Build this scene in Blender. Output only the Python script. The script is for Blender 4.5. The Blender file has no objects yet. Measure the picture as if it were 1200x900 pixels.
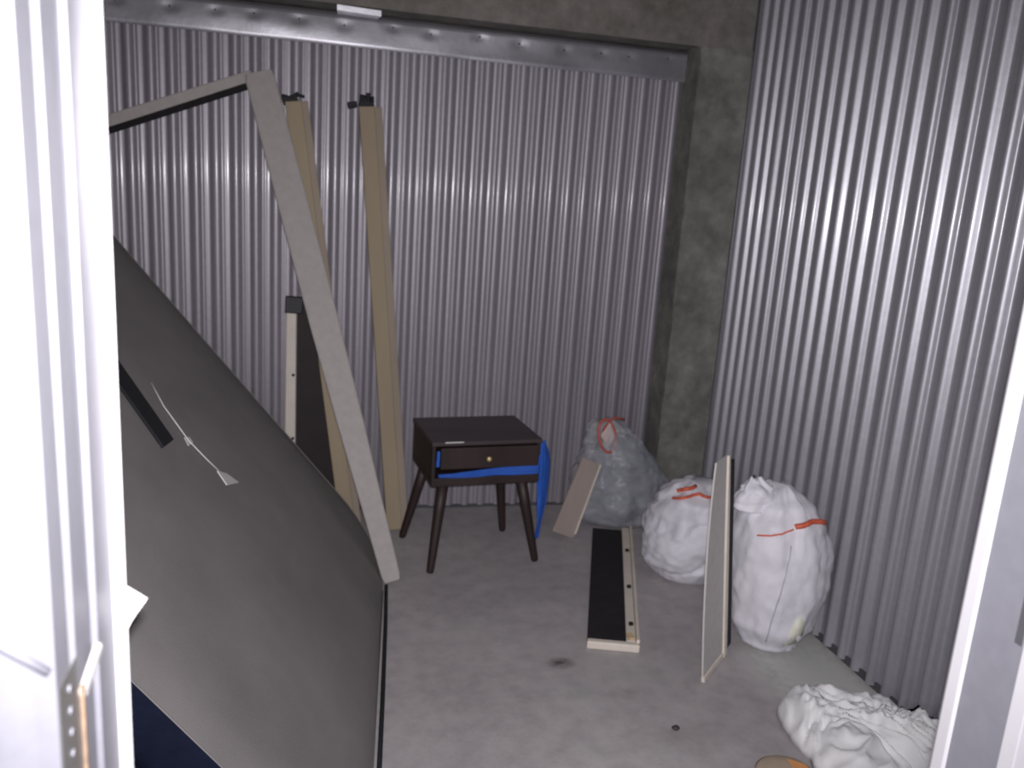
import bpy, bmesh, math, random
from math import sin, cos, radians, pi, sqrt, atan2, exp
from mathutils import Vector, Matrix, noise

random.seed(7)
S = bpy.context.scene
COL = S.collection

# ------------------------------------------------------------------ camera
EYE = Vector((0.0, 0.0, 1.6))
th, yaw, roll = radians(12.8), radians(14.0), radians(3.85)
Fw = Vector((sin(yaw) * cos(th), cos(yaw) * cos(th), -sin(th)))
R0 = Vector((cos(yaw), -sin(yaw), 0.0))
U0 = R0.cross(Fw)
Rt = R0 * cos(roll) + U0 * sin(roll)
Up = -R0 * sin(roll) + U0 * cos(roll)
cd = bpy.data.cameras.new('camera')
cam = bpy.data.objects.new('camera', cd)
COL.objects.link(cam)
M = Matrix((Rt, Up, -Fw)).transposed().to_4x4()
M.translation = EYE
cam.matrix_world = M
cd.sensor_fit = 'HORIZONTAL'
cd.sensor_width = 36.0
cd.lens = 966.0 / 1200.0 * 36.0
cd.clip_start = 0.02
cd.dof.use_dof = True
cd.dof.focus_distance = 1.7
cd.dof.aperture_fstop = 3.8
S.camera = cam

# ------------------------------------------------------------------ world, flash, exposure
W = bpy.data.worlds.new('world'); S.world = W
W.use_nodes = True
bg = W.node_tree.nodes['Background']
bg.inputs['Color'].default_value = (0.62, 0.66, 0.80, 1)
bg.inputs['Strength'].default_value = 0.40

ld = bpy.data.lights.new('camera_flash', 'SPOT')
ld.energy = 265
ld.spot_size = radians(112)
ld.spot_blend = 1.0
ld.shadow_soft_size = 0.012
ld.color = (1.0, 0.96, 0.98)
lo = bpy.data.objects.new('camera_flash', ld); COL.objects.link(lo)
L = M.copy(); L.translation = EYE + Rt * 0.006 + Up * 0.03
lo.matrix_world = L

S.view_settings.view_transform = 'Standard'
S.view_settings.look = 'None'
S.view_settings.exposure = 0.0
S.view_settings.gamma = 1.0
S.view_settings.use_curve_mapping = False


# ------------------------------------------------------------------ materials
class NT:
    def __init__(s, name):
        s.m = bpy.data.materials.new(name); s.m.use_nodes = True
        s.t = s.m.node_tree; s.b = s.t.nodes['Principled BSDF']
        s.out = s.t.nodes['Material Output']

    def n(s, k, **kw):
        x = s.t.nodes.new(k)
        for a, v in kw.items():
            if a in x.inputs: x.inputs[a].default_value = v
            else: setattr(x, a, v)
        return x

    def l(s, a, b): s.t.links.new(a, b)

    def noise(s, scale, detail=4, rough=0.55, coord='Object', sc=(1, 1, 1)):
        tc = s.n('ShaderNodeTexCoord'); mp = s.n('ShaderNodeMapping'); mp.inputs['Scale'].default_value = sc
        s.l(tc.outputs[coord], mp.inputs['Vector'])
        x = s.n('ShaderNodeTexNoise'); x.inputs['Scale'].default_value = scale
        x.inputs['Detail'].default_value = detail; x.inputs['Roughness'].default_value = rough
        s.l(mp.outputs[0], x.inputs['Vector'])
        return x.outputs['Fac']

    def ramp(s, fac, stops):
        r = s.n('ShaderNodeValToRGB'); e = r.color_ramp.elements
        while len(e) < len(stops): e.new(0.5)
        for q, (p, c) in zip(e, stops): q.position = p; q.color = (*c, 1)
        s.l(fac, r.inputs[0]); return r.outputs[0]

    def mix(s, fac, a, b, mode='MIX'):
        x = s.n('ShaderNodeMix'); x.data_type = 'RGBA'; x.blend_type = mode
        for v, i in ((fac, 0), (a, 6), (b, 7)):
            if isinstance(v, (int, float)): x.inputs[i].default_value = v
            elif isinstance(v, tuple): x.inputs[i].default_value = (*v, 1)
            else: s.l(v, x.inputs[i])
        return x.outputs[2]

    def bump(s, h, strength, dist=0.01, prev=None):
        b = s.n('ShaderNodeBump'); b.inputs['Strength'].default_value = strength
        b.inputs['Distance'].default_value = dist
        s.l(h, b.inputs['Height'])
        if prev: s.l(prev, b.inputs['Normal'])
        s.l(b.outputs[0], s.b.inputs['Normal']); return b.outputs[0]

    def base(s, c):
        if isinstance(c, tuple): s.b.inputs['Base Color'].default_value = (*c, 1)
        else: s.l(c, s.b.inputs['Base Color'])

    def set(s, **kw):
        for k, v in kw.items(): s.b.inputs[k.replace('_', ' ')].default_value = v
        return s


def mat_simple(name, c, var=0.15, scale=12, rough=0.7, metal=0.0, bump=0.1, bscale=60, sc=(1, 1, 1), coat=0):
    t = NT(name)
    a = tuple(x * (1 - var) for x in c); b = tuple(min(1, x * (1 + var)) for x in c)
    t.base(t.ramp(t.noise(scale, sc=sc), [(0.3, a), (0.7, b)]))
    t.set(Roughness=rough, Metallic=metal)
    if coat: t.set(Coat_Weight=coat)
    if bump: t.bump(t.noise(bscale, sc=sc), bump, 0.004)
    return t.m


def mat_galv(name, c, metal, r0, r1, bump=0.12):
    t = NT(name)
    n1 = t.noise(3.0, 5, sc=(1, 1, 0.25)); n2 = t.noise(45, 3)
    f = t.mix(0.35, n1, n2)
    t.base(t.ramp(f, [(0.3, tuple(x * 0.86 for x in c)), (0.7, tuple(min(1, x * 1.1) for x in c))]))
    t.set(Metallic=metal)
    mr = t.n('ShaderNodeMapRange'); mr.inputs['To Min'].default_value = r0; mr.inputs['To Max'].default_value = r1
    t.l(n1, mr.inputs['Value']); t.l(mr.outputs[0], t.b.inputs['Roughness'])
    t.bump(n2, bump, 0.002)
    return t.m


def mat_floor():
    t = NT('concrete_floor')
    n1 = t.noise(1.6, 6, 0.6); n2 = t.noise(14, 6, 0.65); n3 = t.noise(90, 3)
    c1 = t.ramp(n1, [(0.3, (0.36, 0.335, 0.345)), (0.5, (0.425, 0.395, 0.405)), (0.72, (0.49, 0.465, 0.465))])
    c2 = t.ramp(n2, [(0.3, (0.55, 0.55, 0.56)), (0.6, (1, 1, 1))])
    c = t.mix(0.45, c1, c2, 'MULTIPLY')
    # greenish worn patches
    c = t.mix(t.ramp(t.noise(3.1, 3), [(0.55, (0, 0, 0)), (0.75, (0.5, 0.5, 0.5))]), c, (0.36, 0.39, 0.37))
    tc = t.n('ShaderNodeTexCoord')

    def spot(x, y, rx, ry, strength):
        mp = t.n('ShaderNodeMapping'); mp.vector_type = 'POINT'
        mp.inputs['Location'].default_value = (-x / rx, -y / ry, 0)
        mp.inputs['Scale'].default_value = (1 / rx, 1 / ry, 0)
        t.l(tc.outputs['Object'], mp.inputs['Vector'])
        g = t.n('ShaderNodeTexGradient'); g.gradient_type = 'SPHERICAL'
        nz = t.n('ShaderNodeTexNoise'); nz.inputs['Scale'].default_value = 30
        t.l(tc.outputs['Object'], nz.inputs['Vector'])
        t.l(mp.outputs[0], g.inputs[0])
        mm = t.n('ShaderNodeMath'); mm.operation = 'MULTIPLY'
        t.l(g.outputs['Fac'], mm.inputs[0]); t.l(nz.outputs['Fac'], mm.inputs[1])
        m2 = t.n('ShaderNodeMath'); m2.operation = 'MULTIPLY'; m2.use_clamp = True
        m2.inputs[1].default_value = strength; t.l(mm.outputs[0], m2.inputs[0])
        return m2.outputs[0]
    c = t.mix(spot(0.872, 2.499, 0.06, 0.045, 2.2), c, (0.10, 0.085, 0.08))
    c = t.mix(spot(1.05, 2.30, 0.12, 0.05, 0.8), c, (0.2, 0.19, 0.19))
    c = t.mix(spot(1.15, 2.05, 0.2, 0.08, 0.7), c, (0.22, 0.2, 0.2))
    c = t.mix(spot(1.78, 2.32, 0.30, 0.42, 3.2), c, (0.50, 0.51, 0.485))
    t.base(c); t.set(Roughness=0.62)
    b = t.bump(n2, 0.25, 0.006); t.bump(n3, 0.2, 0.002, b)
    return t.m


def mat_concrete(name, a, b, c_):
    t = NT(name)
    n1 = t.noise(4.2, 6, 0.7); n2 = t.noise(18, 5)
    c = t.ramp(n1, [(0.3, a), (0.5, b), (0.72, c_)])
    c = t.mix(0.5, c, t.ramp(n2, [(0.3, (0.5, 0.5, 0.5)), (0.65, (1, 1, 1))]), 'MULTIPLY')
    t.base(c); t.set(Roughness=0.85)
    b1 = t.bump(n1, 0.5, 0.03); t.bump(n2, 0.4, 0.008, b1)
    return t.m


M_FLOOR = mat_floor()
M_CONC = mat_concrete('rough_concrete', (0.12, 0.115, 0.11), (0.19, 0.19, 0.17), (0.30, 0.29, 0.27))
M_CEIL = mat_concrete('beam_concrete', (0.13, 0.125, 0.11), (0.20, 0.185, 0.17), (0.28, 0.245, 0.235))
M_CORR = mat_galv('corrugated_steel', (0.36, 0.355, 0.395), 0.56, 0.40, 0.50)
M_CORRB = mat_galv('corrugated_steel_dull', (0.315, 0.295, 0.335), 0.36, 0.42, 0.52)
for m_ in (M_CORR, M_CORRB):
    m_.node_tree.nodes['Principled BSDF'].inputs['Coat Weight'].default_value = 0.22
    m_.node_tree.nodes['Principled BSDF'].inputs['Coat Roughness'].default_value = 0.13
M_FLASH = mat_galv('galvanised_flashing', (0.36, 0.355, 0.39), 0.6, 0.32, 0.45, 0.2)
M_JAMB = mat_galv('galvanised_door_track', (0.24, 0.24, 0.275), 0.25, 0.42, 0.52, 0.1)
M_JAMBW = mat_simple('white_painted_steel', (0.52, 0.51, 0.54), 0.05, 5, 0.35, 0.1, 0.05)
M_BACK = mat_simple('dark_cavity_metal', (0.08, 0.08, 0.09), 0.2, 5, 0.7, 0.3)
M_GREY = mat_simple('grey_beige_upholstery', (0.40, 0.37, 0.36), 0.06, 30, 0.9, 0, 0.35, 220)
M_TAN = mat_simple('tan_board', (0.33, 0.27, 0.185), 0.08, 6, 0.75, 0, 0.15, 120, (1, 1, 0.1))
M_TAN2 = mat_simple('pale_tan_board', (0.31, 0.26, 0.205), 0.08, 6, 0.8, 0, 0.15, 120, (1, 1, 0.1))
M_PANEL = mat_simple('pale_grey_upholstery', (0.52, 0.50, 0.485), 0.05, 30, 0.9, 0, 0.3, 220)
M_CREAM = mat_simple('cream_vinyl', (0.66, 0.60, 0.53), 0.06, 15, 0.6, 0, 0.12, 80)
M_BLACK = mat_simple('black_cloth', (0.012, 0.010, 0.012), 0.3, 30, 0.95, 0, 0.3, 200)
M_BRKT = mat_simple('black_metal_bracket', (0.010, 0.010, 0.014), 0.2, 30, 0.55, 0.3, 0.05)
M_RED = mat_simple('dark_red_brown_panel', (0.014, 0.007, 0.008), 0.3, 10, 0.7, 0, 0.1)
M_WOOD = mat_simple('espresso_wood', (0.026, 0.014, 0.014), 0.3, 9, 0.55, 0, 0.08, 40, (1, 1, 0.15))
M_WOODT = mat_simple('espresso_wood_top', (0.05, 0.036, 0.040), 0.25, 9, 0.50, 0, 0.06, 40, (0.15, 1, 1))
M_BLUE = mat_simple('bright_blue_cloth', (0.018, 0.10, 0.48), 0.15, 20, 0.7, 0, 0.2, 90)
M_BRASS = mat_simple('brass_knob', (0.80, 0.62, 0.30), 0.05, 20, 0.3, 0.6, 0)
M_MATT = mat_simple('dark_grey_mattress_ticking', (0.205, 0.192, 0.190), 0.12, 3, 0.9, 0, 0.25, 260)
M_NAVY = mat_simple('navy_mattress_border', (0.006, 0.009, 0.024), 0.2, 18, 0.8, 0, 0.3, 120)
M_NAVY.node_tree.nodes['Principled BSDF'].inputs['Specular IOR Level'].default_value = 0.15
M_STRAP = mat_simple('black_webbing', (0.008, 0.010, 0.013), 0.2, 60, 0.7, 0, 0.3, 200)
M_TAG = mat_simple('white_tag', (0.62, 0.60, 0.59), 0.05, 30, 0.6, 0, 0.1)
M_SACK = mat_simple('white_woven_sack', (0.68, 0.67, 0.73), 0.04, 16, 0.62, 0, 0.25, 180)
M_SACKY = mat_simple('cream_patch', (0.74, 0.74, 0.63), 0.05, 30, 0.6, 0, 0.15, 180)
M_ORANGE = mat_simple('red_orange_drawstring', (0.62, 0.12, 0.06), 0.2, 30, 0.5, 0, 0.1)
M_RUST = mat_simple('red_drawstring', (0.48, 0.10, 0.07), 0.25, 30, 0.5, 0, 0.1)
M_SHEET = mat_simple('white_crumpled_cloth', (0.80, 0.80, 0.82), 0.03, 16, 0.7, 0, 0.35, 40)
M_CONT = mat_simple('grey_blue_laundry', (0.15, 0.16, 0.20), 0.4, 7, 0.9, 0, 0.5, 30)
M_PLY = mat_simple('weathered_plank', (0.33, 0.275, 0.25), 0.10, 6, 0.8, 0, 0.2, 60, (1, 1, 0.2))
M_TANLID = mat_simple('tan_board_disc', (0.42, 0.33, 0.25), 0.08, 12, 0.8)
M_ORPATCH = mat_simple('orange_patch', (0.75, 0.34, 0.12), 0.1, 20, 0.7)
M_BRUSH = mat_simple('tan_brush_seal', (0.22, 0.15, 0.10), 0.3, 60, 0.8)
M_STEEL = mat_simple('zinc_bolt', (0.35, 0.34, 0.33), 0.1, 30, 0.4, 0.8, 0)


def mat_film():
    t = NT('clear_plastic_film')
    t.base((0.66, 0.68, 0.72)); t.set(Roughness=0.3, Specular_IOR_Level=0.5)
    n = t.noise(9, 4)
    mr = t.n('ShaderNodeMapRange'); mr.inputs['From Min'].default_value = 0.3; mr.inputs['From Max'].default_value = 0.75
    mr.inputs['To Min'].default_value = 0.15; mr.inputs['To Max'].default_value = 0.44
    t.l(n, mr.inputs['Value']); t.l(mr.outputs[0], t.b.inputs['Alpha'])
    t.bump(t.noise(22, 4), 0.6, 0.012)
    return t.m


M_FILM = mat_film()


# ------------------------------------------------------------------ builders
def mesh(name, vs, fs, mat, parent=None, smooth=False, bevel=0.0, kind=None, seg=2, recalc=True):
    me = bpy.data.meshes.new(name)
    bm = bmesh.new()
    bv = [bm.verts.new(v) for v in vs]
    for f in fs:
        try: bm.faces.new([bv[i] for i in f])
        except ValueError: pass
    if recalc: bmesh.ops.recalc_face_normals(bm, faces=bm.faces[:])
    for f in bm.faces: f.smooth = smooth
    bm.to_mesh(me); bm.free()
    me.materials.append(mat)
    o = bpy.data.objects.new(name, me); COL.objects.link(o)
    if bevel:
        b = o.modifiers.new('bevel', 'BEVEL'); b.width = bevel; b.segments = seg; b.limit_method = 'ANGLE'
    put(o, parent)
    if kind: o['kind'] = kind
    return o


def put(o, parent):
    if parent is not None:
        o.parent = parent
        # meshes are built in world coordinates (identity world matrix); only Empties carry a location
        o.matrix_parent_inverse = Matrix.Translation(-Vector(parent.location)) if parent.type == 'EMPTY' else Matrix.Identity(4)


def thing(name, loc, label, cat, group=None):
    o = bpy.data.objects.new(name, None); COL.objects.link(o)
    o.location = loc; o.empty_display_size = 0.1
    return tag(o, label, cat, group)


def tag(o, label=None, cat=None, group=None):
    if label: o['label'] = label
    if cat: o['category'] = cat
    if group: o['group'] = group
    return o


BOXF = [(0, 3, 2, 1), (4, 5, 6, 7), (0, 1, 5, 4), (1, 2, 6, 5), (2, 3, 7, 6), (3, 0, 4, 7)]


def box(name, x0, x1, y0, y1, z0, z1, mat, parent=None, bevel=0.0, kind=None):
    vs = [(x0, y0, z0), (x1, y0, z0), (x1, y1, z0), (x0, y1, z0), (x0, y0, z1), (x1, y0, z1), (x1, y1, z1), (x0, y1, z1)]
    return mesh(name, vs, BOXF, mat, parent, False, bevel, kind)


def beam(name, p0, p1, side, w0, w1, t, mat, parent=None, bevel=0.004, off=(0, 0), n=1):
    """board from p0 to p1, 'side' is the width direction, t its thickness; off shifts along (side, normal)"""
    p0, p1 = Vector(p0), Vector(p1)
    ax = (p1 - p0).normalized()
    s = Vector(side); s = (s - ax * s.dot(ax)).normalized()
    nn = ax.cross(s).normalized()
    vs = []
    for p, w in ((p0, w0), (p1, w1)):
        c = p + s * off[0] + nn * off[1]
        for a, b in ((-1, -1), (1, -1), (1, 1), (-1, 1)):
            vs.append(c + s * (a * w / 2) + nn * (b * t / 2))
    return mesh(name, vs, BOXF, mat, parent, False, bevel)


def tube(name, pts, r, mat, parent=None, seg=8, radii=None, closed=False):
    pts = [Vector(p) for p in pts]; vs = []; fs = []; n = len(pts)
    for i, p in enumerate(pts):
        a = pts[max(0, i - 1)]; b = pts[min(n - 1, i + 1)]
        d = (b - a).normalized()
        u = d.cross(Vector((0, 0, 1)))
        if u.length < 0.1: u = d.cross(Vector((1, 0, 0)))
        u.normalize(); v = d.cross(u)
        rr = radii[i] if radii else r
        for k in range(seg):
            q = 2 * pi * k / seg
            vs.append(p + u * (cos(q) * rr) + v * (sin(q) * rr))
    for i in range(n - 1):
        for k in range(seg):
            k2 = (k + 1) % seg
            fs.append((i * seg + k, i * seg + k2, (i + 1) * seg + k2, (i + 1) * seg + k))
    fs.append(tuple(range(seg))); fs.append(tuple((n - 1) * seg + k for k in range(seg)))
    return mesh(name, vs, fs, mat, parent, True)


def struct(o):
    o['kind'] = 'structure'; return o


# ------------------------------------------------------------------ setting
XL, XR, YB, YF = -1.15, 1.93, 4.0, 0.85
struct(box('floor', -1.6, 3.4, -1.6, 4.6, -0.12, 0.0, M_FLOOR))
struct(box('ceiling', -1.6, 3.4, 0.6, 4.6, 2.95, 3.05, M_CEIL))

PITCH = 0.0865


def profile(kind, n):
    """points (u, depth) across one sheet n ribs wide"""
    if kind == 'back':
        base = [(0.00, 0), (0.05, 0.02), (0.10, 0.25), (0.15, 0.58), (0.21, 0.84), (0.28, 0.97), (0.34, 1.0), (0.40, 0.97), (0.47, 0.84), (0.53, 0.58), (0.58, 0.25),
                (0.63, 0.02), (0.71, 0.0), (0.75, 0.08), (0.80, 0.13), (0.85, 0.08), (0.89, 0.0)]
    else:
        base = [(0.00, 0), (0.03, 0.02), (0.07, 0.20), (0.12, 0.52), (0.17, 0.79), (0.24, 0.95), (0.31, 1.0), (0.38, 0.95), (0.45, 0.79), (0.50, 0.52), (0.55, 0.20), (0.59, 0.02), (0.75, 0.0), (0.88, 0.0)]
    pts = []
    for i in range(n):
        pts += [((i + b) , d) for b, d in base]
    pts.append((n, 0))
    return pts


def sheet(parent, origin, du, dn, nribs, pitch, z0, z1, kind, seed, depth=0.0145):
    prof = profile(kind, nribs); rows = 15
    vs = []; fs = []
    o = Vector(origin); du = Vector(du); dn = Vector(dn)
    rnd = random.Random(seed)
    amp = [rnd.uniform(0.85, 1.12) if kind == 'back' else rnd.uniform(0.96, 1.04) for _ in range(nribs + 1)]
    sh = [rnd.uniform(-0.03, 0.03) for _ in range(nribs + 1)]
    for j in range(rows + 1):
        z = z0 + (z1 - z0) * j / rows
        for (u, d) in prof:
            i = min(int(u), nribs)
            wob = noise.noise(Vector((u * 0.35 + seed * 7.1, z * 1.3, seed))) * (0.0035 if kind == 'back' else 0.0012)
            wob += noise.noise(Vector((u * 1.1 + seed * 3.1, z * 3.7, seed + 9))) * 0.0009
            vs.append(o + du * ((u + (sh[i] if d > 0.5 else 0)) * pitch) + dn * (d * depth * amp[i] + wob) + Vector((0, 0, z)))
    m = len(prof)
    for j in range(rows):
        for k in range(m - 1):
            fs.append((j * m + k, j * m + k + 1, (j + 1) * m + k + 1, (j + 1) * m + k))
    return mesh('corrugated_panel', vs, fs, M_CORRB if kind == 'back' else M_CORR, parent, True, recalc=False)


# back wall: solid behind, four lapped corrugated sheets, top flashing, side reveal
wb = struct(box('wall_back', XL - 0.3, 2.9, YB + 0.02, YB + 0.25, 0, 2.95, M_BACK))
x = XL
k = 0
for nr in (9, 9, 9, 8):
    if k == 3: nr = int(round((1.822 - x) / PITCH))
    sheet(wb, (x, YB + 0.004 - 0.0015 * (k % 2), 0), (1, 0, 0), (0, -1, 0), nr, PITCH, 0.012, 2.25, 'back', k + 1)
    x += nr * PITCH; k += 1
# rivet-dented galvanised flashing over the sheets
vs = []; fs = []; nx = 140; prof = [(-0.026, 2.196), (-0.030, 2.200), (-0.030, 2.235), (-0.031, 2.27), (-0.030, 2.312), (-0.026, 2.326), (0.0, 2.328)]
dents = [(-0.80 + 0.19 * i + random.uniform(-.035, .035), 2.295 + random.uniform(-.012, .006)) for i in range(15)]
nz = 14
for i in range(nx + 1):
    xx = XL + (1.824 - XL) * i / nx
    for j in range(nz + 1):
        z = 2.198 + (2.326 - 2.198) * j / nz
        dd = noise.noise(Vector((xx * 2.2, z * 6, 3))) * 0.010 + noise.noise(Vector((xx * 7, z * 14, 5))) * 0.0016
        for (dx, dz) in dents:
            r2 = ((xx - dx) ** 2 + ((z - dz) * 1.2) ** 2) / 0.022 ** 2
            dd += 0.005 * exp(-r2)
        edge = 0.004 if j in (0, nz) else 0
        vs.append((xx, YB - 0.032 + dd + edge, z))
for i in range(nx):
    for j in range(nz):
        a = i * (nz + 1) + j
        fs.append((a, a + nz + 1, a + nz + 2, a + 1))
mesh('top_flashing', vs, fs, M_FLASH, wb, True, recalc=False)
for (dx, dz) in dents:
    tube('screw', [(dx, YB - 0.024, dz), (dx, YB - 0.034, dz)], 0.0042, M_BACK, wb, 8)
mesh('bent_clip', [(0.085, 3.828, 2.318), (0.27, 3.828, 2.312), (0.26, 3.97, 2.322), (0.09, 3.97, 2.325),
                   (0.085, 3.826, 2.340), (0.27, 3.826, 2.334), (0.26, 3.835, 2.340), (0.09, 3.835, 2.340)], BOXF, M_FLASH, wb)
box('bottom_channel', XL, 1.82, YB - 0.006, YB + 0.012, 0.0, 0.014, M_BACK, wb)
box('side_flange', 1.815, 1.83, YB - 0.022, YB + 0.01, 0.0, 2.326, M_FLASH, wb, 0.002)

# rough concrete beam and column, uneven faces
def rough_face(name, x0, x1, y0, y1, z0, z1, mat, nxx, nzz, amp, kindname=True):
    vs = []; fs = []
    # front face grid plus the five plain sides through a shared rim
    for j in range(nzz + 1):
        for i in range(nxx + 1):
            X = x0 + (x1 - x0) * i / nxx; Z = z0 + (z1 - z0) * j / nzz
            e = 0 if (i in (0, nxx) or j in (0, nzz)) else 1
            d = (noise.noise(Vector((X * 5, Z * 5, 1.3))) + 0.5 * noise.noise(Vector((X * 14, Z * 14, 2.3)))) * amp * e
            vs.append((X, y0 + d, Z))
    for j in range(nzz):
        for i in range(nxx):
            a = j * (nxx + 1) + i
            fs.append((a, a + 1, a + nxx + 2, a + nxx + 1))
    rim = [i for i in range(nxx + 1)] + [j * (nxx + 1) + nxx for j in range(1, nzz + 1)] + \
          [nzz * (nxx + 1) + i for i in range(nxx - 1, -1, -1)] + [j * (nxx + 1) for j in range(nzz - 1, 0, -1)]
    b0 = len(vs)
    for r in rim: vs.append((vs[r][0], y1, vs[r][2]))
    n = len(rim)
    for q in range(n):
        fs.append((rim[q], b0 + q, b0 + (q + 1) % n, rim[(q + 1) % n]))
    fs.append(tuple(b0 + q for q in range(n)))
    return struct(mesh(name, vs, fs, mat, None, False))


rough_face('trim_1', XL - 0.3, 2.03, 3.84, 4.02, 2.345, 2.96, M_CEIL, 90, 16, 0.010)
rough_face('trim_2', 1.758, 2.03, 3.825, 4.02, 0, 2.345, M_CONC, 26, 90, 0.022)

# right wall: framing behind, sheets, end flange, base channel
wr = struct(box('wall_right', XR + 0.02, XR + 0.12, 0.9, 3.59, 0, 2.95, M_BACK))
y = 3.592; k = 0
for nr in (11, 11, 10):
    sheet(wr, (XR + 0.004 - 0.0015 * (k % 2), y, 0), (0, -1, 0), (-1, 0, 0), nr, 0.084, 0.014, 2.95, 'side', k + 11, 0.026)
    y -= nr * 0.084; k += 1
box('end_flange', XR - 0.016, XR + 0.12, 3.588, 3.598, 0, 2.95, M_FLASH, wr, 0.001)
box('base_channel', XR - 0.004, XR + 0.02, 0.9, 3.59, 0.0, 0.03, M_BACK, wr)
box('front_corner_post', XR - 0.03, XR + 0.02, 0.86, 0.90, 0.0, 2.95, M_JAMB, wr, 0.002)

# left wall
wl = struct(box('wall_left', XL - 0.12, XL - 0.02, 0.85, YB + 0.02, 0, 2.95, M_BACK))
y = 0.88
for k, nr in enumerate((12, 12, 12)):
    sheet(wl, (XL - 0.004, y, 0), (0, 1, 0), (1, 0, 0), nr, PITCH, 0.012, 2.95, 'back', k + 21)
    y += nr * PITCH

# front wall pieces, header and the two door jambs
def extrude(name, pts, z0, z1, mat, parent=None, bevel=0.0):
    n = len(pts)
    vs = [(p[0], p[1], z0) for p in pts] + [(p[0], p[1], z1) for p in pts]
    fs = [tuple(range(n - 1, -1, -1)), tuple(range(n, 2 * n))]
    for i in range(n): fs.append((i, (i + 1) % n, n + (i + 1) % n, n + i))
    return mesh(name, vs, fs, mat, parent, False, bevel)


struct(box('wall_front', -1.6, -0.2601, 0.635, 0.84, 0, 2.95, M_JAMBW))
wf = struct(box('wall_front_right', 1.0601, 2.4, 0.66, 0.86, 0, 2.95, M_JAMBW))
struct(box('trim_3', -0.26, 1.06, 0.66, 0.84, 2.161, 2.95, M_JAMBW))

jl = struct(extrude('door_1', [(-0.26, 0.628), (-0.2065, 0.633), (-0.1906, 0.633), (-0.1906, 0.672), (-0.216, 0.672), (-0.216, 0.84), (-0.26, 0.84)], 0, 2.16, M_JAMB, None, 0.0015))
extrude('track_channel', [(-0.1906, 0.687), (-0.1906, 0.7385), (-0.2155, 0.7385), (-0.2155, 0.687)], 0, 2.16, M_JAMB, jl, 0.0012)
extrude('track_lip', [(-0.1915, 0.740), (-0.186, 0.740), (-0.186, 0.7985), (-0.2155, 0.7985), (-0.2155, 0.740)], 0, 2.16, M_JAMB, jl, 0.0012)
extrude('edge_flange', [(-0.1875, 0.800), (-0.1735, 0.800), (-0.183, 0.840), (-0.2155, 0.840), (-0.2155, 0.800)], 0, 2.16, M_JAMBW, jl, 0.001)
# latch strike with pointed tongue, brush strip and screws low on the jamb
st = extrude('strike_plate', [(-0.1908, 0.636), (-0.1898, 0.636), (-0.1898, 0.686), (-0.1908, 0.686)], 1.085, 1.200, M_STEEL, jl)
mesh('latch_tongue', [(-0.1905, 0.688, 1.165), (-0.187, 0.700, 1.160), (-0.180, 0.728, 1.186), (-0.184, 0.722, 1.192),
                      (-0.1915, 0.690, 1.155), (-0.188, 0.706, 1.150), (-0.181, 0.734, 1.178), (-0.186, 0.728, 1.184)], BOXF, M_TAG, jl)
box('seal_strip', -0.190, -0.187, 0.691, 0.696, 1.075, 1.168, M_BRUSH, jl)
for zz in (1.185, 1.165, 1.145, 1.125, 1.105):
    tube('screw', [(-0.190, 0.662, zz), (-0.1885, 0.662, zz)], 0.0035, M_JAMB, jl, 8)
mesh('torn_sticker', [(-0.176, 0.804, 1.205), (-0.1555, 0.803, 1.190), (-0.170, 0.802, 1.168), (-0.178, 0.801, 1.150),
                      (-0.176, 0.805, 1.205), (-0.1555, 0.804, 1.190), (-0.170, 0.803, 1.168), (-0.178, 0.802, 1.150)], BOXF, M_TAG, jl)
# wall-side latch arm seen over the left edge
tube('latch_arm', [(-0.192, 0.622, 1.225), (-0.215, 0.612, 1.252), (-0.30, 0.600, 1.33)], 0.0035, M_JAMB, jl, 8)

jr = struct(extrude('door_2', [(0.856, 0.845), (0.856, 0.742), (1.06, 0.70), (1.06, 0.86), (0.870, 0.86)], 0, 2.16, M_JAMB, None, 0.0015))
extrude('edge_flange', [(0.852, 0.840), (0.852, 0.822), (0.8555, 0.818), (0.8555, 0.846)], 0, 2.16, M_JAMBW, jr, 0.001)
extrude('outer_cover', [(0.848, 0.715), (1.06, 0.690), (1.06, 0.698), (0.857, 0.724), (0.857, 0.735), (0.848, 0.737)], 0, 2.16, M_JAMBW, jr, 0.001)
box('lock_slot', 0.8545, 0.8565, 0.746, 0.756, 1.10, 1.17, M_BACK, jr)

# ------------------------------------------------------------------ mattress leaning on the left wall
e = Vector((0.104, 1.0, 0)).normalized()
l_ = Vector((-e.y, e.x, 0)); ph = radians(50)
u_ = l_ * cos(ph) + Vector((0, 0, sin(ph)))
n_ = Vector((sin(ph) * e.y, -sin(ph) * e.x, cos(ph)))
B0 = Vector((0.204, 2.043, 0))
A0, A1, UH, TH = -0.47, 1.47, 1.80, 0.165


def outline(grow=0.0, n=14):
    """rounded outline in (along, up) coordinates"""
    pts = []
    a0, a1, u0, u1 = A0 - grow, A1 + grow, -grow + 0.022, UH + grow
    cs = [((a1, u0), (0.42, 0.30), 0), ((a1, u1), (0.03, 0.03), 1), ((a0, u1), (0.12, 0.12), 2), ((a0, u0), (0.10, 0.10), 3)]
    for (c, r, q) in cs:
        cx = c[0] - r[0] if q in (0, 1) else c[0] + r[0]
        cy = c[1] + r[1] if q in (0, 3) else c[1] - r[1]
        s = -pi / 2 + q * pi / 2
        for i in range(n + 1):
            t = s + (pi / 2) * i / n
            pts.append((cx + r[0] * cos(t), cy + r[1] * sin(t)))
    return pts


def mp(a, u, t=0.0):
    return B0 + e * a + u_ * u + n_ * t


mt = thing('mattress', (0.0, 2.2, 0.0), 'large dark grey mattress with navy sides leaning on the left wall', 'mattress')
O = outline()
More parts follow.
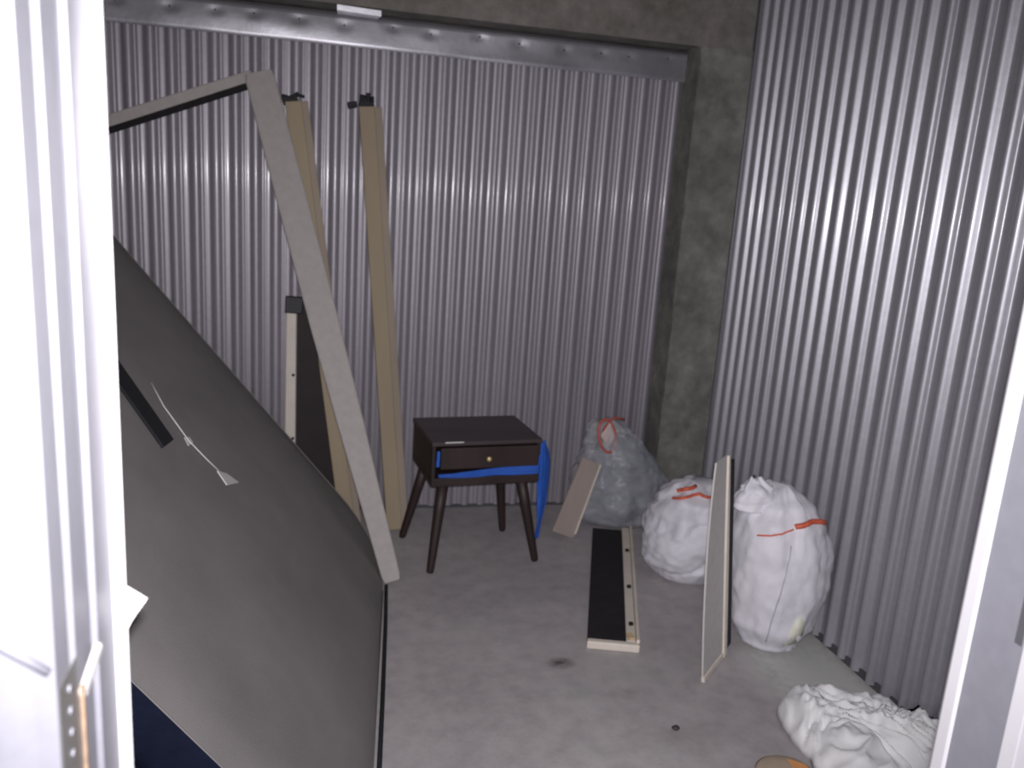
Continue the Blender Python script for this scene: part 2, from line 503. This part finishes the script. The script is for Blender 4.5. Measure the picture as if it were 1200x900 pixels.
# top panel as a softly waved grid clipped to the outline by mapping polar rings
rings = 16; vs = []; fs = []
ca, cu = (A0 + A1) / 2, UH / 2
vs.append(mp(ca, cu, 0.0))
for j in range(1, rings + 1):
    s = j / rings
    for (a, u) in O:
        aa, uu = ca + (a - ca) * s, cu + (u - cu) * s
        h = 0.006 * noise.noise(Vector((aa * 2.2, uu * 2.2, 0))) + 0.003 * noise.noise(Vector((aa * 7, uu * 5, 4)))
        if s > 0.9: h -= 0.012 * ((s - 0.9) / 0.1) ** 2
        vs.append(mp(aa, uu, h))
m = len(O)
for k in range(m): fs.append((0, 1 + k, 1 + (k + 1) % m))
for j in range(rings - 1):
    for k in range(m):
        a = 1 + j * m + k; b = 1 + j * m + (k + 1) % m
        fs.append((a, a + m, b + m, b))
tp = mesh('top_panel', vs, fs, M_MATT, mt, True)
# side border
vs = []; fs = []; cols = 6
for c in range(cols + 1):
    t = -0.012 - (TH - 0.012) * c / cols
    for k, (a, u) in enumerate(O):
        puff = 0.010 * sin(pi * c / cols)
        d = Vector((a - ca, u - cu)).normalized() * puff
        vs.append(mp(a + d.x, max(u + d.y, 0.004 - t * 0 + (0 if u > 0.05 else 0)), t))
for c in range(cols):
    for k in range(m):
        a = c * m + k; b = c * m + (k + 1) % m
        fs.append((a, b, b + m, a + m))
fs.append(tuple(cols * m + k for k in range(m)))
# keep it on the floor: clip what would sink below the floor plane
vs = [Vector((v.x, v.y, max(v.z, 0.003))) for v in vs]
mesh('side_border', vs, fs, M_NAVY, mt, True)
tube('piping', [mp(a, u, -0.012) for (a, u) in O] + [mp(*O[0], -0.012)], 0.0022, M_MATT, mt, 6)


def on_matt(name, quads, mat, t0=0.002, t1=0.008):
    vs = [mp(a, u, t0) for a, u in quads] + [mp(a, u, t1) for a, u in quads]
    return mesh(name, vs, BOXF, mat, mt, False, 0.002)


tube('gap_shadow', [mp(A0 + 0.06, 0.010, 0.0), mp(0.3, 0.009, 0.001), mp(0.8, 0.010, 0.0), mp(1.10, 0.012, -0.004)], 0.0075, M_STRAP, mt, 8)  # black tube added for the shade between mattress and floor
# carry handle strap, thread and tags (plane coordinates)
on_matt('carry_strap', [(0.374, 1.053), (0.467, 1.047), (0.66, 1.60), (0.56, 1.61)], M_STRAP, 0.004, 0.014)
tube('loose_thread', [mp(0.655, 1.22, 0.008), mp(0.60, 1.14, 0.008), mp(0.555, 1.01, 0.010), mp(0.56, 0.93, 0.010), mp(0.575, 0.87, 0.008)], 0.0022, M_TAG, mt, 6)
on_matt('white_tag', [(0.566, 0.879), (0.545, 0.825), (0.637, 0.794), (0.610, 0.848)], M_TAG, 0.004, 0.009)
on_matt('white_tag', [(0.554, 1.027), (0.533, 0.999), (0.582, 0.994), (0.590, 1.016)], M_TAG, 0.004, 0.007)

# ------------------------------------------------------------------ bed frame (long rail + end rail joined in a corner)
bf = thing('bedstead', (0.325, 3.17, 0), 'long grey-beige padded bed rail leaning back, end rail joined at its top', 'bed frame')
Atop = Vector((-0.235, 3.865, 2.04)); Abot = Vector((0.334, 3.165, 0.012))
side = Vector((0.97, 0.0, 0.2))
axA = (Atop - Abot).normalized()
ra_vs = []; ra_fs = []
stn = [(0.0, 0.066), (0.012, 0.078), (0.12, 0.088), (0.3, 0.108), (0.5, 0.122), (0.75, 0.126), (0.985, 0.124), (1.0, 0.112)]
s_ = (side - axA * side.dot(axA)).normalized(); nn = axA.cross(s_)
if nn.y > 0: nn = -nn
for (t, w) in stn:
    c = Abot.lerp(Atop, t)
    tt = 0.032
    for (a, b) in ((-1, -.7), (-.88, -1), (.88, -1), (1, -.7), (1, .7), (.88, 1), (-.88, 1), (-1, .7)):
        ra_vs.append(c + s_ * (a * w / 2) + nn * (-b * tt / 2))
for i in range(len(stn) - 1):
    for k in range(8):
        ra_fs.append((i * 8 + k, i * 8 + (k + 1) % 8, (i + 1) * 8 + (k + 1) % 8, (i + 1) * 8 + k))
ra_fs += [tuple(range(8)), tuple((len(stn) - 1) * 8 + k for k in range(8))]
mesh('long_rail', ra_vs, ra_fs, M_GREY, bf, False, 0.003)
beam('rail_backing', Abot + axA * 0.04 - nn * 0.021, Atop - axA * 0.03 - nn * 0.021, s_, 0.055, 0.10, 0.010, M_BLACK, bf, 0.001)
E0 = Vector((-0.262, 3.89, 2.030)); E1 = Vector((-1.120, 3.89, 1.68))
beam('end_rail', E0, E1, (0.39, 0, -0.92), 0.044, 0.050, 0.034, M_GREY, bf, 0.005)
o_ = Vector((0.39, 0, -0.92)) * 0.035
beam('end_rail_backing', E0 + o_ + Vector((0, 0, 0)), E1 + o_, (0.39, 0, -0.92), 0.024, 0.026, 0.026, M_BLACK, bf, 0.002)


# ------------------------------------------------------------------ tan rails with black hook brackets
def tan_rail(label, bot, top, wid, lip, hook):
    r = thing('bed_rail', (bot[0], bot[1], 0), label, 'bed rail', None)
    b = Vector(bot); t = Vector(top); sd = Vector((1, 0.0, 0.10))
    ax = (t - b).normalized(); s = (sd - ax * sd.dot(ax)).normalized(); nf = ax.cross(s)
    if nf.y > 0: nf = -nf
    beam('board', b, t, s, wid, wid, 0.034, M_TAN, r, 0.004, (-lip / 2, 0))
    b2 = b + s * (wid / 2 - 0.001) - nf * 0.010 + ax * 0.01; t2 = t + s * (wid / 2 - 0.001) - nf * 0.010
    beam('side_strip', b2, t2, s, lip, lip, 0.026, M_TAN2, r, 0.003)
    # hook bracket
    c = t - s * (lip / 2)
    for q in hook:
        beam('hook_bracket', c + s * q[0] + ax * q[1], c + s * q[2] + ax * q[3], nf, 0.03, 0.024, q[4], M_BRKT, r, 0.003)
    return r


tan_rail('tan wooden bed rail leaning behind the grey padded rail, black hook on top',
         (0.19, 3.70, 0.014), (-0.080, 3.95, 1.945), 0.070, 0.030,
         [(-0.045, 0.004, 0.020, 0.014, 0.032), (-0.01, 0.014, 0.028, 0.034, 0.016), (-0.02, 0.02, -0.045, 0.028, 0.014), (0.02, 0.03, 0.052, 0.018, 0.010)])
tan_rail('tan wooden bed rail leaning upright between padded rail and nightstand',
         (0.408, 3.705, 0.014), (0.242, 3.95, 1.950), 0.070, 0.034,
         [(-0.034, 0.004, 0.034, 0.008, 0.03), (-0.02, 0.014, -0.012, 0.052, 0.026), (0.006, 0.014, 0.012, 0.06, 0.02), (0.026, 0.012, 0.028, 0.044, 0.016),
          (-0.084, 0.006, -0.042, 0.012, 0.026)])

# ------------------------------------------------------------------ dark panel behind mattress
dp = thing('dark_board', (0.03, 3.84, 0), 'dark red-brown panel with cream side strip and black cap, standing behind the mattress', 'panel')
sd = Vector((1, 0, 0))
beam('dark_face', (0.030, 3.862, 0.005), (-0.005, 3.962, 1.062), sd, 0.20, 0.130, 0.022, M_RED, dp, 0.002)
beam('cream_edge', (-0.098, 3.842, 0.005), (-0.096, 3.940, 1.040), sd, 0.050, 0.046, 0.042, M_CREAM, dp, 0.005)
beam('corner_cap', (-0.086, 3.934, 1.005), (-0.083, 3.939, 1.082), sd, 0.080, 0.080, 0.062, M_BRKT, dp, 0.004)
for z in (0.42, 0.72):
    yy = 3.842 + 0.0947 * z - 0.020
    tube('screw', [(-0.085, yy, z), (-0.085, yy - 0.006, z)], 0.007, M_BLACK, dp, 8)

# ------------------------------------------------------------------ nightstand
ns = thing('nightstand', (0.72, 3.45, 0), 'dark brown wooden nightstand with one drawer and splayed tapered legs', 'nightstand')
na = radians(5.5)


def nf_(x, y, z):      # local (x right, y back, z up) -> world
    return Vector((0.712 + x * cos(na) - y * sin(na), 3.455 + x * sin(na) + y * cos(na), z))


def nbox(name, x0, x1, y0, y1, z0, z1, mat, bevel=0.003, parent=None, sk=0.0):
    vs = []
    for z in (z0, z1):
        for (X, Y) in ((x0, y0), (x1, y0), (x1, y1), (x0, y1)): vs.append(nf_(X, Y, z))
    return mesh(name, vs, BOXF, mat, parent or ns, False, bevel)


HW, HD = 0.245, 0.195
nbox('top', -HW, HW, -HD, HD, 0.570, 0.588, M_WOODT, 0.003)
nbox('side_panel', -HW + 0.004, -HW + 0.020, -HD + 0.01, HD - 0.005, 0.415, 0.570, M_WOOD)
nbox('side_panel', HW - 0.020, HW - 0.004, -HD + 0.01, HD - 0.005, 0.415, 0.570, M_WOOD)
nbox('back_panel', -HW + 0.02, HW - 0.02, HD - 0.018, HD - 0.006, 0.415, 0.570, M_WOOD)
nbox('bottom_board', -HW + 0.004, HW - 0.004, -HD + 0.006, HD - 0.006, 0.392, 0.428, M_WOOD)
dr = nbox('drawer', -HW + 0.036, HW - 0.022, -HD - 0.016, -HD + 0.004, 0.474, 0.566, M_WOOD, 0.003)
nbox('drawer_box', -HW + 0.045, HW - 0.032, -HD + 0.004, HD - 0.05, 0.476, 0.545, M_WOOD, 0.002, dr)
kp = nf_(-0.006, -HD - 0.017, 0.520)
front = Vector((sin(na), -cos(na), 0))
tube('knob', [kp, kp + front * 0.008, kp + front * 0.014, kp + front * 0.022, kp + front * 0.026], 0.01, M_BRASS, dr, 14, [0.005, 0.0055, 0.011, 0.011, 0.005])
nbox('edge_glint', -HW + 0.055, -HW + 0.135, -HD - 0.0012, -HD + 0.004, 0.5835, 0.5886, M_TAG, 0.001)  # bright reflection on the top's front edge, put in as a white sliver
for (tx, ty, bx, by) in ((-0.175, -0.135, -0.228, -0.185), (0.175, -0.135, 0.265, -0.155),
                         (-0.185, 0.14, -0.272, 0.205), (0.165, 0.14, 0.225, 0.200)):
    p0 = nf_(tx, ty, 0.400); p1 = nf_(bx, by, 0.002)
    pts = [p0, p0.lerp(p1, 0.33), p0.lerp(p1, 0.66), p0.lerp(p1, 0.97), p1]
    tube('leg', pts, 0.02, M_WOOD, ns, 14, [0.026, 0.0235, 0.020, 0.017, 0.0145])


# blue cloth stuffed in the open gap, hanging over the right side
def ribbon(name, path, widths, thick, mat, parent, wob=0.004, across=10):
    """draped sheet: path points with width vectors"""
    vs = []; fs = []; n = len(path)
    for i, (p, w) in enumerate(zip(path, widths)):
        p = Vector(p); w = Vector(w)
        for k in range(across + 1):
            t = k / across - 0.5
            q = p + w * t
            off = Vector((0, -1, 0)) * (wob * sin(k * 2.1 + i * 0.5) + wob * noise.noise(q * 22))
            off += Vector((1, 0, 0)) * (wob * 0.8 * cos(k * 1.7 + i * 0.35))
            vs.append(q + off)
    for i in range(n - 1):
        for k in range(across):
            a = i * (across + 1) + k
            fs.append((a, a + 1, a + across + 2, a + across + 1))
    o = mesh(name, vs, fs, mat, parent, True, recalc=False)
    s = o.modifiers.new('thick', 'SOLIDIFY'); s.thickness = thick; s.offset = 0
    b = o.modifiers.new('sub', 'SUBSURF'); b.levels = 1; b.render_levels = 1
    return o


bl = thing('blue_cloth', nf_(HW + 0.02, -0.1, 0.46), 'bright blue cloth stuffed under the nightstand drawer and hanging down its right side', 'cloth')
path = []; wid = []
for i in range(13):
    t = i / 12
    path.append(nf_(-HW + 0.03 + t * (2 * HW - 0.035), -HD + 0.002 - 0.005 * sin(t * 7), 0.440 + 0.014 * t))
    wid.append((0, 0.004, 0.012 + 0.030 * min(1, t * 1.3)))
ribbon('folded_strip', path, wid, 0.010, M_BLUE, bl, 0.003)
path = []; wid = []
for i in range(18):
    t = i / 17
    z = 0.562 - t * 0.47
    w = 0.100 + 0.045 * sin(min(1, t * 1.9) * pi) if t < 0.55 else 0.110 - 0.070 * ((t - 0.55) / 0.45)
    path.append(nf_(HW + 0.022 + 0.022 * sin(t * 2.6) , -HD + 0.055 + 0.02 * t, z))
    wid.append(Vector((w * 0.62, w * 0.85, 0)) * (0.9 if t > 0.06 else 0.6))
ribbon('hanging_drape', path, wid, 0.008, M_BLUE, bl, 0.009)
p_ = [nf_(-HW + 0.027, -HD - 0.002, 0.552 - 0.012 * i) for i in range(7)]
ribbon('tucked_corner', p_, [(0.014, 0, 0)] * 7, 0.006, M_BLUE, bl, 0.001, 4)


# ------------------------------------------------------------------ sacks
def sack(name, c, H, rx, ry, prof, mat, parent, lean=(0, 0), seed=1, nU=84, nV=60, crumple=0.02, fine=0.006, ruff=0.0, folds=None, sq=0.0):
    vs = []; fs = []
    c = Vector(c)

    def r_at(t):
        for (a, ra), (b, rb) in zip(prof[:-1], prof[1:]):
            if a <= t <= b:
                s = (t - a) / (b - a); s = s * s * (3 - 2 * s)
                return ra + (rb - ra) * s
        return prof[-1][1]
    for j in range(nV + 1):
        t = j / nV
        r = r_at(t)
        for i in range(nU):
            q = 2 * pi * i / nU
            cx, sy = cos(q), sin(q)
            if sq:
                k = (abs(cx) ** 4 + abs(sy) ** 4) ** 0.25
                cx, sy = cx * (1 - sq + sq / k), sy * (1 - sq + sq / k)
            p = Vector((cx * rx * r, sy * ry * r, t * H))
            nrm = Vector((cx, sy, 0.0))
            v = Vector((cx * 2.1 + seed * 3.7, sy * 2.1, t * 2.6))
            d = crumple * noise.noise(v) + crumple * 0.6 * (0.4 - abs(noise.noise(v * 2.1))) + fine * noise.noise(v * 7.0)
            if folds:
                d += folds[0] * (abs(sin(t * folds[1] + q * folds[2] + 1.5 * noise.noise(v))) ** 0.6)
            g = max(0.0, (t - 0.72) / 0.28)
            d += ruff * g * sin(q * 9 + seed + 3 * noise.noise(v))
            p += nrm * (d * min(1.0, t * 9 + 0.15) * min(1, r * 2.2))
            p.z += 0.35 * crumple * noise.noise(v * 1.7 + Vector((5, 5, 5))) * (1 if 0.1 < t else t * 10) + (0.010 * g * sin(q * 3 + seed * 2) if ruff else 0)
            p.x += lean[0] * t * t; p.y += lean[1] * t * t
            p.z = max(p.z, 0.002)
            vs.append(c + p)
    for j in range(nV):
        for i in range(nU):
            a = j * nU + i; b = j * nU + (i + 1) % nU
            fs.append((a, b, b + nU, a + nU))
    fs.append(tuple(range(nU - 1, -1, -1))); fs.append(tuple(nV * nU + i for i in range(nU)))
    o = mesh(name, vs, fs, mat, parent, True)
    return o


def strap_on(name, pts, r, mat, parent):
    return tube(name, pts, r, mat, parent, 6)


# tall white sack against the right wall
sL = thing('tall_sack', (1.69, 2.56, 0), 'tall bulging white woven sack with red tie, leaning on the right wall', 'sack')
sack('sack_body', (1.702, 2.545, 0), 0.64, 0.168, 0.185,
     [(0, 0.42), (0.05, 0.66), (0.2, 0.92), (0.45, 1.04), (0.65, 1.04), (0.80, 0.90), (0.90, 0.66), (0.97, 0.40), (1, 0.20)],
     M_SACK, sL, (-0.03, 0.0), 3, crumple=0.018, fine=0.006, ruff=0.003, sq=0.3)
# gathered ears
sack('gathered_mouth', (1.575, 2.53, 0.555), 0.115, 0.095, 0.060,
     [(0, 0.95), (0.3, 0.90), (0.7, 0.62), (1, 0.22)], M_SACK, sL, (-0.02, 0.0), 8, 48, 20, 0.018, 0.003, 0.003)
# low white sack behind the standing panel
sJ = thing('low_sack', (1.60, 3.14, 0), 'low slumped white sack with red ties, half behind the standing panel', 'sack')
sack('sack_body', (1.640, 3.125, 0), 0.445, 0.190, 0.18,
     [(0, 0.50), (0.06, 0.74), (0.22, 0.98), (0.48, 1.08), (0.68, 0.96), (0.84, 0.74), (0.95, 0.46), (1, 0.24)],
     M_SACK, sJ, (0.02, 0.0), 5, crumple=0.026, fine=0.007, ruff=0.014, folds=(0.022, 8, -1.2))

# clear plastic bag of laundry
bH = thing('plastic_bag', (1.57, 3.80, 0), 'clear plastic bag of grey laundry with a red drawstring, in the back corner', 'bag')
HP = [(0, 0.78), (0.05, 0.92), (0.18, 1.0), (0.4, 0.96), (0.6, 0.80), (0.8, 0.60), (0.93, 0.42), (1, 0.22)]
sack('contents', (1.560, 3.775, 0.006), 0.45, 0.238, 0.150, HP, M_CONT, bH, (-0.04, 0.0), 12, crumple=0.035, fine=0.008)
sack('plastic_film', (1.560, 3.775, 0.0), 0.535, 0.258, 0.168, HP, M_FILM, bH, (-0.12, 0.0), 12, crumple=0.030, fine=0.012, ruff=0.012)


def ray_hit(o, start, d):
    """first hit on a mesh object built in world coordinates"""
    bm = bmesh.new(); bm.from_mesh(o.data)
    from mathutils.bvhtree import BVHTree
    t = BVHTree.FromBMesh(bm); h = t.ray_cast(Vector(start), Vector(d).normalized()); bm.free()
    return h[0], h[1]


def lay_on(o, name, pts, centre, r, mat, parent, lift=0.004, sub=5):
    """drawstring that lies on the surface of a sack; pts are (azimuth, height) about centre"""
    bm = bmesh.new(); bm.from_mesh(o.data)
    from mathutils.bvhtree import BVHTree
    tr = BVHTree.FromBMesh(bm); out = []
    for (a0, z0), (a1, z1) in zip(pts[:-1], pts[1:]):
        for k in range(sub):
            t = k / sub
            a = radians(a0 + (a1 - a0) * t); z = z0 + (z1 - z0) * t
            d = Vector((cos(a), sin(a), 0))
            st_ = Vector((centre[0], centre[1], z)) + d * 0.6
            h = tr.ray_cast(st_, -d)
            if h[0] is not None: out.append(h[0] + d * lift + Vector((0, 0, 0.001)))
    bm.free()
    if len(out) > 1: return tube(name, out, r, mat, parent, 6)


def child(par, nm):
    return [c for c in par.children if c.name.split('.')[0] == nm][0]


bL = child(sL, 'sack_body'); bJ = child(sJ, 'sack_body'); bP = child(bH, 'plastic_film')
lay_on(bL, 'drawstring', [(268, 0.535), (280, 0.548), (292, 0.55), (305, 0.545), (318, 0.53)], (1.66, 2.565), 0.010, M_ORANGE, sL)
lay_on(bL, 'drawstring', [(225, 0.485), (240, 0.50), (255, 0.515), (268, 0.53)], (1.66, 2.565), 0.003, M_ORANGE, sL)
lay_on(bL, 'seam', [(258, 0.47), (254, 0.36), (250, 0.25), (248, 0.14), (248, 0.06)], (1.68, 2.565), 0.0022, mat_simple('grey_seam_thread', (0.42, 0.42, 0.48), 0.1), sL, 0.001)
lay_on(bJ, 'drawstring', [(200, 0.385), (225, 0.405), (250, 0.415), (270, 0.41), (290, 0.40)], (1.645, 3.125), 0.007, M_ORANGE, sJ)
lay_on(bJ, 'drawstring', [(195, 0.41), (215, 0.43), (240, 0.44)], (1.645, 3.125), 0.009, M_ORANGE, sJ)
# cream patch low on the tall sack, laid onto its surface
pv = []
for (px_, pz_) in ((1.675, 0.075), (1.720, 0.085), (1.735, 0.13), (1.722, 0.18), (1.700, 0.215), (1.684, 0.175), (1.676, 0.13)):
    h_ = ray_hit(bL, (px_, 2.0, pz_), (0, 1, 0))[0]
    pv.append(h_ + Vector((0, -0.006, 0)))
pc_ = ray_hit(bL, (1.703, 2.0, 0.14), (0, 1, 0))[0] + Vector((0, -0.009, 0))
m7 = len(pv)
mesh('cream_patch', pv + [pc_] + [v + Vector((0, 0.012, 0)) for v in pv],
     [(k, (k + 1) % m7, m7) for k in range(m7)] + [(k, (k + 1) % m7, m7 + 1 + (k + 1) % m7, m7 + 1 + k) for k in range(m7)] + [tuple(m7 + 1 + k for k in range(m7))],
     M_SACKY, sL, True)
# red drawstring loop at the mouth of the clear bag
lp = [Vector((1.425 + 0.046 * cos(t) , 3.70 + 0.02 * sin(t), 0.475 + 0.078 * sin(t) - 0.02 * cos(t))) for t in [i * 2 * pi / 22 for i in range(23)]]
tube('drawstring', lp, 0.0065, M_RUST, bH, 8)
tube('drawstring', [(1.40, 3.70, 0.50), (1.43, 3.70, 0.555), (1.47, 3.715, 0.565), (1.52, 3.73, 0.552)], 0.006, M_RUST, bH, 8)
mesh('tied_mouth', [(1.392, 3.712, 0.47), (1.44, 3.702, 0.41), (1.475, 3.702, 0.47), (1.44, 3.712, 0.545),
                    (1.402, 3.735, 0.47), (1.44, 3.735, 0.41), (1.475, 3.735, 0.47), (1.44, 3.735, 0.545)], BOXF, mat_simple('pinkish_film', (0.55, 0.45, 0.44), 0.1, 20, 0.5), bH, False, 0.008)

# ------------------------------------------------------------------ plank leaning on the bag
pk = thing('plank', (1.18, 3.57, 0), 'weathered pale plank leaning on the clear bag beside the nightstand', 'plank')
beam('board', (1.195, 3.575, 0.012), (1.335, 3.648, 0.365), (0.8, 0.10, -0.3), 0.125, 0.105, 0.016, M_PLY, pk, 0.003)
beam('light_edge', (1.258, 3.579, -0.004 + 0.016), (1.384, 3.650, 0.345), (0.8, 0.10, -0.3), 0.008, 0.008, 0.018, M_CREAM, pk, 0.002)

# ------------------------------------------------------------------ black tray-like panel on the floor
tr = thing('black_panel', (1.25, 3.05, 0), 'black-faced bed panel with cream rim lying flat on the floor', 'panel')
f0 = Vector((0.990, 2.575, 0)); f1 = Vector((1.176, 2.520, 0))
b0 = Vector((1.372, 3.640, 0)); b1 = Vector((1.558, 3.585, 0))


def tq(p, q, r, s, z0, z1, name, mat, bevel=0.002):
    vs = [Vector((v.x, v.y, z0)) for v in (p, q, r, s)] + [Vector((v.x, v.y, z1)) for v in (p, q, r, s)]
    return mesh(name, vs, BOXF, mat, tr, False, bevel)


wv = (f1 - f0).normalized(); dv = (b0 - f0).normalized()
tq(f0 + dv * 0.03, f1 + dv * 0.03 - wv * 0.014, b1 - wv * 0.014, b0, 0.006, 0.016, 'black_face', M_BLACK)
tq(f0, f1, f1 + dv * 0.028, f0 + dv * 0.028, 0.002, 0.034, 'front_rim', M_CREAM, 0.006)
tq(f1 - wv * 0.014 + dv * 0.02, f1 + dv * 0.02, b1, b1 - wv * 0.014, 0.002, 0.045, 'side_rim', M_CREAM, 0.004)
tq(f1 - wv * 0.050 + dv * 0.035, f1 - wv * 0.0145 + dv * 0.035, b1 - wv * 0.0145, b1 - wv * 0.050, 0.0165, 0.030, 'inner_batten', M_CREAM, 0.003)
for s in (0.14, 0.42, 0.75):
    c = f1.lerp(b1, s) - wv * 0.030
    tube('bolt', [(c.x, c.y, 0.029), (c.x, c.y, 0.038)], 0.010, M_BLACK, tr, 8)
c = f1 - wv * 0.034 + dv * 0.06
box('corner_block', c.x - 0.012, c.x + 0.012, c.y - 0.02, c.y + 0.02, 0.030, 0.040, mat_simple('pine_block', (0.62, 0.45, 0.27), 0.1), tr, 0.002)

# ------------------------------------------------------------------ panel standing on end beside the sacks
pn = thing('upright_panel', (1.41, 2.40, 0), 'narrow grey-beige panel with cream edges standing upright between two white sacks', 'panel')
n0 = Vector((1.326, 2.315, 0.003)); n1 = Vector((1.492, 2.478, 0.003)); upv = Vector((-0.072, 0.030, 0.765))
nrm = (n1 - n0).cross(upv).normalized()
if nrm.y > 0: nrm = -nrm


def pq(name, s0, s1, t0, t1, d0, d1, mat, bevel=0.002, pin=1.0):
    """strip of the panel, narrowing towards its top on the near side"""
    vs = []; fs = []; K = 10
    for k in range(K + 1):
        t = t0 + (t1 - t0) * k / K
        sh = 0.46 * t ** 2.6
        for (s, d) in ((s0, d0), (s1, d0), (s1, d1), (s0, d1)):
            vs.append(n0 + (n1 - n0) * (s + max(0.0, 1 - s) * sh * pin) + upv * t + nrm * d)
    for k in range(K):
        for q in range(4):
            fs.append((k * 4 + q, k * 4 + (q + 1) % 4, k * 4 + 4 + (q + 1) % 4, k * 4 + 4 + q))
    fs += [(0, 1, 2, 3), tuple(K * 4 + q for q in range(4))]
    return mesh(name, vs, fs, mat, pn, False, bevel)


pq('face', 0.0, 0.90, 0.015, 1.0, -0.003, 0.004, M_PANEL, 0.002)
pq('far_edge', 0.88, 1.02, 0.0, 1.0, -0.004, 0.012, M_CREAM, 0.003)
pq('bottom_edge', 0.0, 0.90, 0.0, 0.028, -0.004, 0.009, M_CREAM, 0.002)
pq('shadow_strip', 1.02, 1.22, 0.03, 0.965, -0.006, 0.011, M_BLACK, 0.002)  # black strip standing in for the shadowed gap between panel and sack
tube('bolt', [n0 + (n1 - n0) * 1.02 + upv * 0.075, n0 + (n1 - n0) * 1.10 + upv * 0.075], 0.008, M_CREAM, pn, 8)


# ------------------------------------------------------------------ crumpled white cloth by the wall
def pile(name, cx, cy, rx, ry, h, mat, seed):
    NA, NR = 200, 60; vs = []; fs = []

    def pt(u, v, f):
        x_, y_ = cx + u * rx, cy + v * ry
        p = Vector((x_ * 4.6, y_ * 4.6, seed))
        p = p + Vector((noise.noise(p * 1.1), noise.noise(p * 1.1 + Vector((9, 2, 1))), 0)) * 0.9
        r1 = noise.noise(p); r2 = 0.35 - abs(noise.noise(p * 2.1)); r3 = 0.3 - abs(noise.noise(p * 4.7)); r4 = noise.noise(p * 9)
        edge = max(0.0, 1 - f ** 5) ** 0.5
        z = h * edge * (0.60 + 0.40 * r1 + 0.42 * r2 + 0.30 * r3 + 0.07 * r4)
        return (min(x_, 1.900), y_, max(0.004, z))
    vs.append(pt(0, 0, 0))
    for j in range(1, NR + 1):
        f = j / NR
        for i in range(NA):
            a = 2 * pi * i / NA
            lim = 0.92 + 0.10 * sin(3 * a + 1.1) + 0.12 * noise.noise(Vector((cos(a) * 2.4, sin(a) * 2.4, seed))) + 0.04 * noise.noise(Vector((cos(a) * 8, sin(a) * 8, seed)))
            vs.append(pt(cos(a) * f * lim, sin(a) * f * lim, f))
    for i in range(NA): fs.append((0, 1 + i, 1 + (i + 1) % NA))
    for j in range(NR - 1):
        for i in range(NA):
            a = 1 + j * NA + i; b = 1 + j * NA + (i + 1) % NA
            fs.append((a, a + NA, b + NA, b))
    fs.append(tuple(1 + (NR - 1) * NA + i for i in range(NA)))
    return mesh(name, vs, fs, mat, None, True)


tag(pile('crumpled_cloth', 1.730, 1.83, 0.30, 0.40, 0.135, M_SHEET, 4.2), 'crumpled white cloth heaped on the floor against the right wall', 'cloth')

# ------------------------------------------------------------------ small things
td = thing('round_lid', (1.355, 1.815, 0), 'round tan disc with an orange patch on the floor by the crumpled cloth', 'lid')
tube('disc', [(1.355, 1.815, 0.002), (1.355, 1.815, 0.016), (1.355, 1.815, 0.024), (1.355, 1.815, 0.028)], 0.1, M_TANLID, td, 36, [0.092, 0.096, 0.085, 0.05])
mesh('orange_patch', [(x - 0.02, y - 0.02, z) for (x, y, z) in ((1.395, 1.80, 0.0275), (1.445, 1.81, 0.026), (1.447, 1.865, 0.025), (1.405, 1.895, 0.026),
                      (1.395, 1.80, 0.0295), (1.445, 1.81, 0.028), (1.447, 1.865, 0.0275), (1.405, 1.895, 0.0285))], BOXF, M_ORPATCH, td)
vs = [];
pb = mesh('pebble', [(1.126 + 0.014 * cos(a) * (1 + .2 * sin(3 * a)) * s, 2.088 + 0.012 * sin(a) * s, z) for (s, z) in ((0.7, 0.001), (1, 0.006), (0.6, 0.012)) for a in [k * pi / 4 for k in range(8)]],
          [tuple(range(8)), tuple(range(16, 24))] + [(r * 8 + k, r * 8 + (k + 1) % 8, (r + 1) * 8 + (k + 1) % 8, (r + 1) * 8 + k) for r in (0, 1) for k in range(8)],
          mat_simple('dark_brown_crumb', (0.05, 0.04, 0.04)), None, True)
tag(pb, 'small dark brown crumb of debris on the open floor', 'debris')
